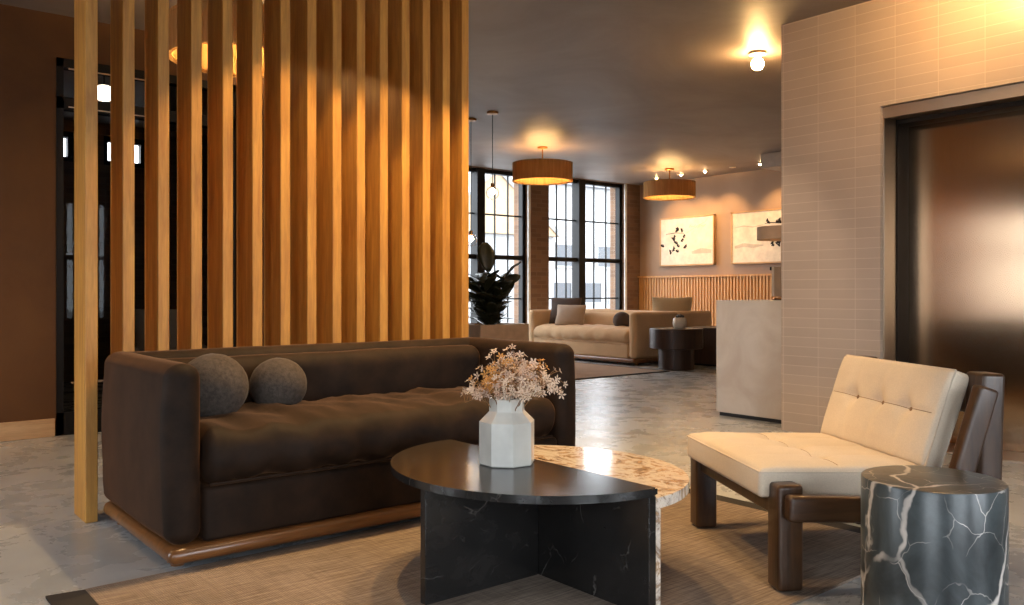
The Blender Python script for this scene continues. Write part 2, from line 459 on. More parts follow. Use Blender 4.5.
window_x(1, 7.05, 8.85, .25, 2.92, 10.62, 7.92, [1.55], [2.22, .89], 3)
window_x(2, 9.30, 11.10, .25, 2.92, 10.62, 10.08, [1.55], [2.22, .89], 3)
window_x(3, 1.9, 2.2, 2.46, 2.8, 10.62, None, [], [], 2)
window_x(7, 2.5, 2.98, 2.46, 2.8, 10.62, None, [], [], 2)
for i, (a, b, za, zb) in enumerate(SIDE):
    r = window_x(4 + i, a, b, za, zb, 0, (a + b) / 2, [1.6], [], 3)
    r.location = (-2.6, (a + b) / 2, za); r.rotation_euler = (0, 0, PI / 2)
for i, (a, b, za, zb) in enumerate(FRONT): window_x(8 + i, a, b, za, zb, -3.1, (a + b) / 2, [1.6], [], 3)
# window reveals, painted pale
bm = bmesh.new()
for (a, b, za, zb) in WB[2:]:
    box(bm, b - .012, b + .035, 10.475, 10.50, za, zb)
struct(obj('trim_1', bm, 'white', smooth=False), 'pale painted window edges')
# sky portals at the openings
def portal(loc, rot, sx, sy):
    l = bpy.data.lights.new('window_daylight', 'AREA'); l.shape = 'RECTANGLE'; l.size = sx; l.size_y = sy
    l.cycles.is_portal = True
    o = bpy.data.objects.new('window_daylight', l); COL.objects.link(o); o.location = loc; o.rotation_euler = rot
for (a, b, za, zb) in WB: portal(((a + b) / 2, 10.9, (za + zb) / 2), (-PI / 2, 0, 0), b - a, zb - za)
for (a, b, za, zb) in FRONT: portal(((a + b) / 2, -3.25, (za + zb) / 2), (PI / 2, 0, 0), b - a, zb - za)
for (a, b, za, zb) in SIDE: portal((-2.75, (a + b) / 2, (za + zb) / 2), (0, -PI / 2, 0), zb - za, b - a)

# glazed black partition on the left
root = struct(bpy.data.objects.new('door_1', None), 'black framed glazed partition behind the slats'); COL.objects.link(root); root.location = (1.26, 6.62, 0)
bm = bmesh.new()
for x in (0, .62, 1.22): box(bm, x, x + .045, -.05, .05, 0, 2.63)
box(bm, 0, 1.265, -.05, .05, 2.57, 2.63); box(bm, 0, 1.265, -.05, .05, 2.28, 2.36); box(bm, 0, 1.265, -.05, .05, 0, .16)
obj('door_frame', bm, 'black_metal', root, smooth=False)
bm = B(.075, .62, -.058, -.05, 2.555, 2.565); box(bm, .075, .62, -.058, -.05, 2.29, 2.297); box(bm, .09, .62, -.058, -.05, .36, .37)
obj('edge_glints', bm, 'steel_trim', root, smooth=False)  # thin steel strips standing in for bright edges and reflected lines on the glazing
bm = bmesh.new()
vs = [bm.verts.new(p) for p in ((.05, 0, .1), (1.25, 0, .1), (1.25, 0, 2.6), (.05, 0, 2.6))]; bm.faces.new(vs)
obj('pane', bm, 'glass_dark', root, smooth=False)

# lift core clad in stacked tiles
LX = 5.39
bm = B(LX, 7.4, 2.81, 3.55, 0, H); box(bm, LX, 7.4, -3.0, 1.65, 0, H); box(bm, LX, 7.4, 1.65, 2.81, 2.22, H); box(bm, 6.2, 7.4, 1.65, 2.81, 0, 2.22)
struct(obj('wall_lift', bm, 'tile', smooth=False), 'lift wall in pale stacked tiles')
root = struct(bpy.data.objects.new('door_2', None), 'steel lift door in a recessed steel frame'); COL.objects.link(root); root.location = (LX, 2.23, 0)
w2 = .58
bm = bmesh.new()
for s in (-1, 1):
    a, b = sorted((s * w2, s * (w2 - .012)))
    box(bm, .03, .19, a, b, 0, 2.208, bev=.003)
box(bm, .05, .19, -w2 + .012, w2 - .012, 2.15, 2.214, bev=.003); box(bm, .028, .05, -w2 + .012, w2 - .012, 2.142, 2.216)
obj('door_frame', bm, 'steel_trim', root, smooth=False)
bm = bmesh.new()
for s in (-1, 1):
    a, b = sorted((s * w2, s * (w2 - .02))); box(bm, .19, .40, a, b, 0, 2.2)
box(bm, .19, .40, -w2, w2, 2.12, 2.2)
obj('door_pocket', bm, 'shadow_gap', root, smooth=False)
for (a, b) in ((-w2 + .02, -.3615), (-.3585, w2 - .02)):
    obj('door_panel', B(.345, .39, a, b, .012, 2.12), 'steel', root, smooth=False)
obj('threshold', B(.03, .4, -w2, w2, 0, .01), 'steel_trim', root, smooth=False)

# ribbed wainscot and cap on the right wall
bm = B(11.47, 11.5, 3.6, 10.49, .08, 1.26)
y = 3.62
while y < 10.47:
    box(bm, 11.445, 11.472, y, y + .034, .08, 1.25); y += .062
box(bm, 11.43, 11.5, 3.6, 10.49, 1.255, 1.285)
struct(obj('trim_2', bm, 'oak_rib', smooth=False), 'ribbed oak wainscot along the far wall')
struct(obj('trim_3', B(10.2, 11.49, 3.6, 7.05, H - .2, H - .002), 'grey_box', smooth=False), 'pale boxed soffit below the ceiling')

# ------------------------------------------------------------------ slatted oak screen
root = thing('slatted_screen', 'floor-to-ceiling screen of upright oak slats behind the brown sofa', 'screen', (1.9, 4.115, 0))
for i in range(15):
    x = .931 + .1525 * i - .0007 * i * i - 1.9
    bm = B(x - .05, x, -.105, .105, 0, H - .003, bev=.003, seg=1)
    obj('slat', bm, 'oak_slat', root, smooth=False)

# ------------------------------------------------------------------ sofas (origin: front left corner of plinth, length along +x, depth along +y)
def wrinkle(amp, sc, seed):
    def f(p, amt=1.0):
        return amp * amt * noise.fractal(Vector((p.x * sc[0] + seed, p.y * sc[1], p.z * sc[2])), .9, 2.0, 3)
    return f
def make_sofa(name, label, L, D, fab, wood, loc, rz, hz=.742, arm=.128, detail=1.0):
    root = thing(name, label, 'sofa', loc, rz)
    ins = .001; fi = .026
    # bullnose plinth frame
    bm = soft(bmesh.new(), L / 2, D / 2, .03, (.03, .03, .03), (30, 10, 1), 4, mat=T(L / 2, D / 2, .064))
    obj('plinth', bm, wood, root)
    for (x, y) in ((.07, .135), (L - .07, .135), (.07, D - .07), (L - .07, D - .07)):
        obj('foot', lathe(bmesh.new(), [(.024, 0), (.028, .012), (.03, .04)], 16, mat=T(x, y, 0)), wood, root)
    zb = .088
    mid = (hz + zb) / 2; hh = (hz - zb) / 2
    w1 = wrinkle(.004, (4, 4, 4), 3.1)
    for s in (0, 1):
        cx = ins + arm / 2 if s == 0 else L - ins - arm / 2
        bm = soft(bmesh.new(), arm / 2, (D - fi) / 2, hh, (arm * .48, .05, .052), (2, 14, 12), 6,
                  deform=lambda p: (p.x + w1(p) + (s * 2 - 1) * (.013 * max(0, math.cos(p.z / hh * 1.57)) if p.x * (s * 2 - 1) > 0 else 0), p.y, p.z + w1(p) * .6), mat=T(cx, (D + fi) / 2, mid))
        obj('arm', bm, fab, root)
    bw = .15
    w2_ = wrinkle(.004, (3, 3, 3), 8.7)
    bm = soft(bmesh.new(), (L - 2 * ins - .04) / 2, bw / 2, hh, (.05, .06, .06), (30, 3, 12), 6,
              deform=lambda p: (p.x, p.y + w2_(p), p.z + w2_(p) * .7), mat=T(L / 2, D - ins - bw / 2 - .003, mid - .001))
    obj('backrest', bm, fab, root)
    # padded inner back
    il = L - 2 * ins - 2 * arm
    w3 = wrinkle(.014, (3.2, 2, 2.5), 1.3)
    bm = soft(bmesh.new(), il / 2 - .004, .07, (hz - .03 - .42) / 2, (.05, .06, .07), (44, 3, 12), 6,
              deform=lambda p: (p.x, p.y + w3(p) - .018 * math.cos(p.z * 7), p.z + .3 * w3(p)), mat=T(L / 2, D - ins - bw - .05, (hz - .03 + .42) / 2))
    obj('back_cushion', bm, fab, root)
    # front rail
    bm = soft(bmesh.new(), il / 2 - .002, (D - .2) / 2, (.29 - zb) / 2, (.02, .025, .02), (30, 8, 5), 4,
              deform=lambda p: (p.x, p.y + w1(p), p.z), mat=T(L / 2, (D - .2) / 2 + fi + .006, (.29 + zb) / 2))
    obj('front_rail', bm, fab, root)
    # bench seat cushion, full and slightly creased
    w4 = wrinkle(.015, (8, 4, 5), 5.5); cd = D - ins - bw - .07
    def seat(p):
        k = (1 - min(1, abs(p.x) / (il / 2)) ** 6)
        crease = .5 + .5 * math.sin(p.x * 26 + 3 * math.sin(p.y * 9))
        z = p.z + (.03 * math.cos(min(1, abs(p.y) / (cd / 2)) * PI / 2) * k if p.z > 0 else 0) + w4(p) + (.007 * crease if p.z > .03 else 0)
        return (p.x, p.y + w4(p) * .8, z)
    bm = soft(bmesh.new(), il / 2 - .003, cd / 2, .094, (.05, .085, .09), (70, 12, 2), 7, deform=seat, mat=T(L / 2, cd / 2 + .012, .386))
    o = obj('seat_cushion', bm, fab, root)
    # welt seam along the bottom front of the cushion
    obj('welt', tube(bmesh.new(), [(ins + arm + .02 + il * .96 * i / 20, .022 + .002 * math.sin(i), .301) for i in range(21)], .006, 8), fab, o)
    return root
make_sofa('sofa', 'long dark brown velvet sofa with two ball cushions before the slats', 1.99, .925, 'velvet', 'plinth', (.941, 3.06, 0), 0)
make_sofa('sofa', 'tan sofa facing across the rug near the tall windows', 2.24, .95, 'tan', 'plinth', (8.48, 10.10, 0), -PI / 2, .725)
make_sofa('sofa', 'tan sofa mostly hidden behind the tan window sofa', 2.16, .80, 'tan', 'plinth', (10.26, 7.90, 0), PI / 2, .725)

# ball cushions
def ball_cushion(loc, r, m, label):
    bm = bmesh.new(); x = bmesh.ops.create_uvsphere(bm, u_segments=48, v_segments=32, radius=r)
    for v in x['verts']:
        v.co *= 1 + .012 * noise.fractal(v.co * 30, .8, 2, 3)
        v.co.z *= .97
    o = obj('ball_cushion', bm, m); o.location = loc
    return tag(o, label, 'cushion')
ball_cushion((1.25, 3.50, .608), .142, 'ball', 'larger grey ball cushion against the left arm of the brown sofa')
ball_cushion((1.565, 3.57, .589), .124, 'ball', 'smaller grey ball cushion, second along the brown sofa')
ball_cushion((8.93, 8.50, .59), .13, 'pillow_dark', 'dark grey ball cushion at the near arm of the tan sofa')

def throw_pillow(name, w, h, t, m, loc, rot, label):
    def f(p):
        u, v = p.x / (w / 2), p.z / (h / 2)
        k = max(0.0, (1 - u * u)) ** .5 * max(0.0, (1 - v * v)) ** .5
        pin = 1 - .07 * (1 - abs(v)) * abs(u) ** 3; pin2 = 1 - .07 * (1 - abs(u)) * abs(v) ** 3
        return (p.x * pin, p.y * (.12 + .95 * k) + .006 * noise.noise(Vector((p.x * 9, p.z * 9, 1))), p.z * pin2)
    bm = soft(bmesh.new(), w / 2, t / 2, h / 2, (.015, .015, .015), (16, 2, 16), 2, deform=f)
    o = obj(name, bm, m); o.location = loc; o.rotation_euler = rot
    return tag(o, label, 'pillow')
throw_pillow('throw_pillow', .5, .43, .16, 'pillow_dark', (8.93, 9.70, .705), (math.radians(-14), 0, -PI / 2 + .45), 'dark grey square pillow leaning at the window end of the tan sofa')
throw_pillow('throw_pillow', .46, .34, .15, 'pillow_light', (8.78, 9.42, .65), (math.radians(-24), 0, -PI / 2 + .5), 'pale oat pillow in front of the dark square pillow')
throw_pillow('throw_pillow', .6, .42, .16, 'pillow_olive', (9.72, 8.25, .72), (math.radians(-14), 0, math.radians(-58)), 'olive tan pillow rising above the tan sofa arm by the wainscot')

# ------------------------------------------------------------------ rugs
def slab(bm, pts, z0, z1):
    lo = [bm.verts.new((x, y, z0)) for x, y in pts]; hi = [bm.verts.new((x, y, z1)) for x, y in pts]
    bm.faces.new(hi); bm.faces.new(list(reversed(lo)))
    for i in range(len(pts)):
        j = (i + 1) % len(pts); bm.faces.new((lo[i], lo[j], hi[j], hi[i]))
    return bm
root = thing('rug', 'brown woven rug with dark ends under the marble coffee table', 'rug', (2.0, 2.3, 0))
obj('weave', slab(bmesh.new(), [(.68 - 2, 1.52 - 2.3), (3.31 - 2, 1.55 - 2.3), (3.31 - 2, 3.17 - 2.3), (.68 - 2, 3.10 - 2.3)], .0005, .009), 'rug', root, smooth=False)
for (a, b, c, d) in ((.565, .68, 3.115, 3.10), (3.31, 3.40, 3.17, 3.172)):
    obj('end_band', slab(bmesh.new(), [(a - 2, 1.52 - 2.3), (b - 2, 1.52 - 2.3), (b - 2, d - 2.3), (a - 2, c - 2.3)], .0005, .008), 'rug_band', root, smooth=False)
root = thing('rug', 'pale tan rug with a dark border before the tan sofa', 'rug', (7.0, 8.5, 0))
obj('weave', slab(bmesh.new(), [(-1.9, -1.42), (1.22, -1.42), (1.22, .62), (-1.9, .62)], .0005, .01), 'rug_tan', root, smooth=False)
bm = slab(bmesh.new(), [(-1.94, -1.46), (1.26, -1.46), (1.26, -1.42), (-1.94, -1.42)], .0005, .012)
slab(bm, [(1.22, -1.42), (1.26, -1.42), (1.26, .62), (1.22, .62)], .0005, .012)
obj('border', bm, 'rug_band', root, smooth=False)

# ------------------------------------------------------------------ marble coffee table: two half discs
root = thing('coffee_table', 'round coffee table of two stepped marble halves, black and beige', 'table', (1.985, 2.29, 0))
def half_disc(side, rx, ry, y0, z0, z1):
    pts = [(side * rx * math.cos(t), y0 + ry * math.sin(t)) for t in [(-PI / 2 + PI * i / 64) for i in range(65)]]
    if side < 0: pts.reverse()
    bm = slab(bmesh.new(), pts, z0, z1)
    es = [e for e in bm.edges if abs(e.verts[0].co.z - e.verts[1].co.z) < 1e-6 and len(e.link_faces) == 2]
    bmesh.ops.bevel(bm, geom=es, offset=.004, segments=2, affect='EDGES')
    return bm
obj('black_top', half_disc(-1, .518, .55, 0, .377, .402), 'marble_black', root)['label'] = 'black marble half top'
obj('beige_top', half_disc(1, .485, .525, -.015, .332, .366), 'marble_beige', root)['label'] = 'beige marble half top'
obj('black_panel', B(-.037, -.004, -.548, .548, .010, .376, bev=.003), 'marble_black', root, smooth=False)['label'] = 'black marble upright under straight edge'
obj('black_panel', B(-.508, -.038, -.035, -.005, .010, .376, bev=.003), 'marble_black', root, smooth=False)['label'] = 'black marble cross upright'
obj('beige_panel', B(-.003, .027, -.54, .5, .010, .331, bev=.003), 'marble_beige', root, smooth=False)['label'] = 'beige marble upright'

# vase and dried flowers
vx, vy = 1.858, 2.319
o = thing('vase', 'pale octagonal porcelain vase on the black half of the table', 'vase', (vx, vy, .403), .33)
k = 1 / math.cos(PI / 8)
R1, R2 = .093 * k * .98, .058 * k
bm = lathe(bmesh.new(), [(R1 - .004, 0), (R1, .004), (R1, .148), (R2 + .003, .180), (R2, .184), (R2, .225), (R2 - .002, .228), (R2 - .008, .228), (R2 - .01, .18), (R1 - .02, .14), (R1 - .02, .02)], 8)
obj('vase_body', bm, 'vase', o, smooth=False)
bq = thing('dried_flower_bunch', 'bunch of dried pale star flowers standing in the octagonal vase', 'flowers', (vx, vy, .43))
M['blossom_0'] = mat_plain('dried_blossom', srgb(216, 194, 172), .85)
M['blossom_1'] = mat_plain('dusty_blossom', srgb(198, 172, 154), .85)
M['blossom_2'] = mat_plain('golden_blossom', srgb(206, 150, 82), .85)
rnd = random.Random(21)
def blossom(bm, c, nrm, r):
    q = nrm.to_track_quat('Z', 'Y').to_matrix()
    ph = rnd.random() * 6
    for i in range(5):
        a = ph + i * 2 * PI / 5
        def P(rr, da, z): return bm.verts.new(c + q @ Vector((rr * math.cos(a + da), rr * math.sin(a + da), z)))
        c0 = P(r * .08, 0, 0); l = P(r * .62, .38, r * .16); t = P(r, 0, r * .28); s = P(r * .62, -.38, r * .16)
        m_ = P(r * .6, 0, r * .26); 
        bm.faces.new((c0, s, m_)); bm.faces.new((s, t, m_)); bm.faces.new((t, l, m_)); bm.faces.new((l, c0, m_))
    ball(bm, r * .16, tuple(c + nrm * r * .1), 6, 4)
right = Vector((math.sin(ANG), -math.cos(ANG), 0)); fwd = Vector((FX, FY, 0))
for i in range(32):
    a = i * 2.399 + rnd.uniform(-.2, .2)
    sp = math.sqrt((i + .5) / 32)
    tip = Vector((math.cos(a) * sp * .185 + .022, math.sin(a) * sp * .185 - .018, .215 + .115 * (1 - sp ** 2) + rnd.uniform(-.03, .02)))
    if i == 31: tip = right * .01 + fwd * .1 + Vector((0, 0, .345))
    if i == 27: tip = right * .18 + Vector((0, 0, .26))
    base = Vector((math.cos(a) * .03, math.sin(a) * .03, .02)); mid = Vector((math.cos(a) * .034 * sp, math.sin(a) * .034 * sp, .245))
    pts = [base.lerp(mid, t).lerp(mid.lerp(tip, t), t) for t in [j / 7 for j in range(8)]]
    bm = tube(bmesh.new(), pts, [.0022 - .00015 * j for j in range(8)], 5)
    bl = bmesh.new()
    for b in range(17):
        t = rnd.uniform(.55, 1.0) if b else 1.0
        p = base.lerp(mid, t).lerp(mid.lerp(tip, t), t)
        d = Vector((rnd.gauss(0, 1), rnd.gauss(0, 1), rnd.gauss(.35, .7))).normalized()
        e = p + d * rnd.uniform(.02, .05)
        rad = Vector((e.x, e.y)).length
        if e.z < .212: e.z = .212 + rnd.uniform(0, .03)
        tube(bm, [p, p.lerp(e, .5) + Vector((0, 0, .004)), e], .001, 4)
        blossom(bl, e, (d + Vector((e.x * 4, e.y * 4, .3)) - fwd * .5).normalized(), rnd.uniform(.012, .018))
    st = obj('flower_stem', bm, 'twig', bq)
    obj('blossoms', bl, 'blossom_%d' % (2 if i in (4, 9, 13, 17) else rnd.choice([0, 1, 0])), st, smooth=False)

# ------------------------------------------------------------------ lounge chair (x: from far leg line to near, see axes below)
CU, CV = Vector((.52, .853, 0)).normalized(), Vector((.853, -.52, 0)).normalized()
# local x = CV (front to back), local y = CU (near to far)
root = thing('lounge_chair', 'low lounge chair with cream tufted cushions on a dark walnut frame', 'chair', (2.50, 1.632, 0), math.atan2(CV.y, CV.x))
W = .767
def post(name, cx, cy, sx, sy, z0, z1, tilt=0, r=.014, m='walnut', parent=root):
    mt = T(cx, cy, z0) @ R(tilt, 'Y') @ T(0, 0, (z1 - z0) / 2)
    return obj(name, soft(bmesh.new(), sx / 2, sy / 2, (z1 - z0) / 2, r, (1, 1, 4), 4, mat=mt), m, parent)
for y in (0, W):
    s = -1 if y == 0 else 1
    post('leg', 0, y, .09, .09, .011, .362)
    post('leg', .708, y, .085, .10, .0, .722, tilt=.03)
    # side rail, outside the legs
    obj('side_rail', soft(bmesh.new(), (.38, .36)[y > 0], .026, .042, .014, (8, 1, 1), 4, mat=T(.35, y + s * .072, .278) @ R(.05, 'Y')), 'walnut_x', root)
    # leaning back upright
    post('back_upright', .545 + (.05 if y else 0), y + s * .072, .075, .052, .26, .70, tilt=.31)
obj('front_rail', soft(bmesh.new(), .024, W / 2 - .03, .03, .012, (1, 8, 1), 4, mat=T(0, W / 2, .272)), 'walnut', root)
obj('rear_rail', soft(bmesh.new(), .024, W / 2 - .03, .03, .012, (1, 8, 1), 4, mat=T(.72, W / 2, .27)), 'walnut', root)
obj('seat_board', B(.02, .70, .05, W - .05, .268, .292, bev=.004), 'walnut_x', root)
obj('top_rail', soft(bmesh.new(), .02, W / 2 - .03, .035, .012, (1, 8, 1), 4, mat=T(.76, W / 2, .60)), 'walnut', root)
# tufted cushions: tufts pull the face in, seams run between them
def tufted(hx, hy, hz, tufts, seams_x, seams_y, depth=.026):
    def f(p):
        z = p.z
        if p.z > 0:
            e = min(1, (hx - abs(p.x)) / .07) * min(1, (hy - abs(p.y)) / .07)
            e = max(0, e)
            z += .020 * (e ** .5)
            for (a, b) in tufts:
                d2 = (p.x - a) ** 2 + (p.y - b) ** 2
                z -= depth * math.exp(-d2 / (2 * .026 ** 2))
            for a in seams_x: z -= .006 * e * math.exp(-((p.x - a) ** 2) / (2 * .010 ** 2))
            for b in seams_y: z -= .004 * e * math.exp(-((p.y - b) ** 2) / (2 * .012 ** 2))
            z += .003 * noise.noise(Vector((p.x * 7, p.y * 7, 2)))
        return (p.x, p.y, z)
    return f
def cushion(name, hx, hy, hz, mt, tufts, sx, sy, parent):
    bm = soft(bmesh.new(), hx, hy, hz, (.018, .018, .018), (52, 56, 3), 4, deform=tufted(hx, hy, hz, tufts, sx, sy), mat=mt)
    c = obj(name, bm, 'leather', parent, angle=60)
    zt = hz + .004
    b2 = bmesh.new()
    for zz in (hz - .008,):
        rx, ry = hx - .002, hy - .002
        tube(b2, [mt @ Vector(p) for p in ((-rx, -ry, zz), (rx, -ry, zz), (rx, ry, zz), (-rx, ry, zz), (-rx, -ry, zz))], .0035, 6)
    obj('piping', b2, 'leather', c)
    f = tufted(hx, hy, hz, tufts, sx, sy)
    for (a, b) in tufts:
        z = f(Vector((a, b, hz)))[2]
        obj('button', ball(bmesh.new(), .009, (0, 0, 0), 12, 8), 'seam', c).matrix_local = mt @ T(a, b, z + .002) @ Matrix.Diagonal((1, 1, .5, 1))
    b3 = bmesh.new()
    for a in sx:
        tube(b3, [mt @ Vector((a, -hy + .03 + (2 * hy - .06) * i / 40, f(Vector((a, -hy + .03 + (2 * hy - .06) * i / 40, hz)))[2] + .0003)) for i in range(41)], .0013, 4)
    obj('seam', b3, 'seam', c)
    return c
hx, hy = .315, .365
cushion('seat_cushion', hx, hy, .048, T(.235, W / 2 + .005, .345) @ R(.03, 'Y'),
        [(x, y) for x in (-.02,) for y in (-.18, 0, .18)], [-.02], [-.18, 0, .18], root)
# back: local x runs up the cushion, +z faces the sitter
mt = T(.505, W / 2 + .005, .395) @ R(.335, 'Y') @ Matrix(((0, 0, -1, 0), (0, 1, 0, 0), (1, 0, 0, 0), (0, 0, 0, 1))) @ T(.18, 0, -.045)
cushion('back_cushion', .18, hy, .038, mt, [(.012, y) for y in (-.18, 0, .18)], [.012], [-.18, 0, .18], root)

# marble drum side table
o = thing('side_table', 'veined black marble drum beside the cream lounge chair', 'table', (2.535, 1.163, 0))
bm = lathe(bmesh.new(), [(.19, 0), (.195, .004), (.195, .446), (.193, .451), (.189, .452)], 72)
obj('drum', bm, 'marble_drum', o, angle=30)

# ------------------------------------------------------------------ far group: drum table, pot, dark box table, planter and fig
o = thing('drum_table', 'dark wooden two-tier drum table by the tan sofa arm', 'table', (8.60, 7.22, 0))
obj('base', lathe(bmesh.new(), [(.225, 0), (.23, .01), (.23, .275)], 18, phase=.2), 'dark_wood', o, angle=20)
obj('drum', lathe(bmesh.new(), [(.335, .27), (.345, .28), (.345, .52), (.338, .53)], 18, phase=.2), 'dark_wood', o, angle=20)
o = thing('pot', 'small speckled cream pot with a dark succulent on the drum table', 'pot', (8.62, 7.18, .531))
obj('pot_body', lathe(bmesh.new(), [(.06, 0), (.082, .02), (.09, .07), (.085, .12), (.07, .135), (.06, .135), (.06, .1)], 24), 'cream', o)
bm = bmesh.new()
for i in range(12):
    a = i * 2.4; rr = .012 + .035 * (i / 12)
    ball(bm, .02, (rr * math.cos(a), rr * math.sin(a), .15 + .015 * (1 - i / 12)), 8, 6, (1, 1, .8))
obj('succulent', bm, 'dark_grey', o)
o = thing('cube_table', 'low dark wooden table behind the drum table', 'table', (9.55, 7.30, 0))
obj('body', B(-.3, .3, -.3, .3, .03, .52, bev=.006), 'dark_wood', o, smooth=False)
obj('foot', B(-.27, .27, -.27, .27, 0, .03), 'black_metal', o, smooth=False)

o = thing('planter_box', 'plain plaster planter box under the fig plant', 'planter', (7.34, 9.55, 0))
bm = bmesh.new()
for (a, b, c, d) in ((-.43, .43, -.35, -.31), (-.43, .43, .31, .35), (-.43, -.39, -.31, .31), (.39, .43, -.31, .31)): box(bm, a, b, c, d, 0, .55)
box(bm, -.39, .39, -.31, .31, 0, .06)
obj('box', bm, 'stone_box', o, smooth=False)
obj('soil', B(-.389, .389, -.309, .309, .06, .5), 'soil', o, smooth=False)
fig = thing('fig_plant', 'large-leaved dark fig plant growing in the planter box by the window', 'plant', (7.30, 9.5, .5))
rl = random.Random(4)
bm = bmesh.new(); lf = bmesh.new()
def leaf(bm, base, d, L, Wd, sd=None):
    d = d.normalized(); side = sd or d.cross(Vector((0, 0, 1)))
    side = side.normalized() if side.length > .1 else Vector((1, 0, 0)); up = side.cross(d)
    rows = []
    for i in range(9):
        t = i / 8; w = Wd * (math.sin(PI * min(1, t * .92 + .04)) ** .7) * (.75 + .35 * t)
        c = base + d * L * t + up * (-.10 * L * (t - .4) ** 2 * 2)
        rows.append([bm.verts.new(c + side * w * s + up * (abs(s) * w * .18 + .006 * math.sin(t * 14))) for s in (-1, -.5, 0, .5, 1)])
    for a, b in zip(rows, rows[1:]):
        for j in range(4): bm.faces.new((a[j], a[j + 1], b[j + 1], b[j]))
for s in range(6):
    a = s * 1.05 + .3
    ang = Vector((math.cos(a), math.sin(a), 0))
    hgt = (.5, .66, .42, .6, .38, .72)[s]
    top = ang * (.12 + .05 * (s % 3)) + Vector((0, 0, hgt))
    tube(bm, [ang * .03, ang * .07 + Vector((0, 0, hgt * .5)), top], [.016, .013, .008], 8)
    for i in range(14):
        t = .05 + .95 * i / 13
        p = (ang * .05).lerp(top, t)
        b = a + i * 2.4
        leaf(lf, p, Vector((math.cos(b), math.sin(b), rl.uniform(.15, 1.2))), rl.uniform(.22, .32), rl.uniform(.085, .115))
# two signature big leaves
leaf(lf, Vector((-.06, -.05, .78)), right * -.12 + Vector((0, 0, 1)), .42, .13, right)
leaf(lf, right * .05 + Vector((0, 0, .6)), right * 1.0 + Vector((0, 0, .30)), .40, .085, Vector((0, 0, 1)))
leaf(lf, right * -.1 + Vector((0, 0, .5)), right * -.8 + Vector((0, 0, .5)), .36, .12, fwd * .5 + Vector((0, 0, .6)))
leaf(lf, right * .08 + Vector((0, 0, .42)), right * .7 + Vector((0, 0, .5)), .34, .12, fwd * .5 - Vector((0, 0, .6)))
obj('stems', bm, 'bark', fig)
o = obj('foliage', lf, 'leaf', fig); md = o.modifiers.new('thickness', 'SOLIDIFY'); md.thickness = .003

# ------------------------------------------------------------------ reception counter and what stands on it
o = thing('reception_counter', 'pale limewashed reception counter at the end of the tiled wall', 'counter', (5.94, 3.96, 0))
obj('body', B(-.30, .30, -.39, .36, .03, .935, bev=.004), 'counter', o, smooth=False)
obj('plinth', B(-.28, .28, -.38, .34, 0, .03), 'dark_grey', o, smooth=False)
o = thing('table_lamp', 'table lamp with brown drum shade on the reception counter', 'lamp', (6.10, 4.01, .935))
obj('base', lathe(bmesh.new(), [(.07, 0), (.075, .006), (.07, .016), (.012, .022), (.010, .5)], 24), 'brass', o)
bm = lathe(bmesh.new(), [(.195, .492), (.2, .492), (.2, .597), (.195, .597)], 40, cap0=False, cap1=False); 
obj('lamp_shade', bm, 'lampshade', o)
o = thing('display_screen', 'slim grey screen seen edge-on on the reception counter', 'screen', (5.86, 3.83, .935))
obj('stand', B(-.07, .07, -.05, .05, 0, .008, bev=.002), 'dark_grey', o, smooth=False)
obj('panel', B(-.16, .16, -.012, .012, .03, .26, bev=.004), 'grey_box', o, smooth=False)
obj('neck', B(-.015, .015, -.01, .01, .006, .04), 'dark_grey', o, smooth=False)
obj('bracket', B(-.07, -.03, -.0, .09, .235, .262, bev=.004), 'black_metal', o, smooth=False)

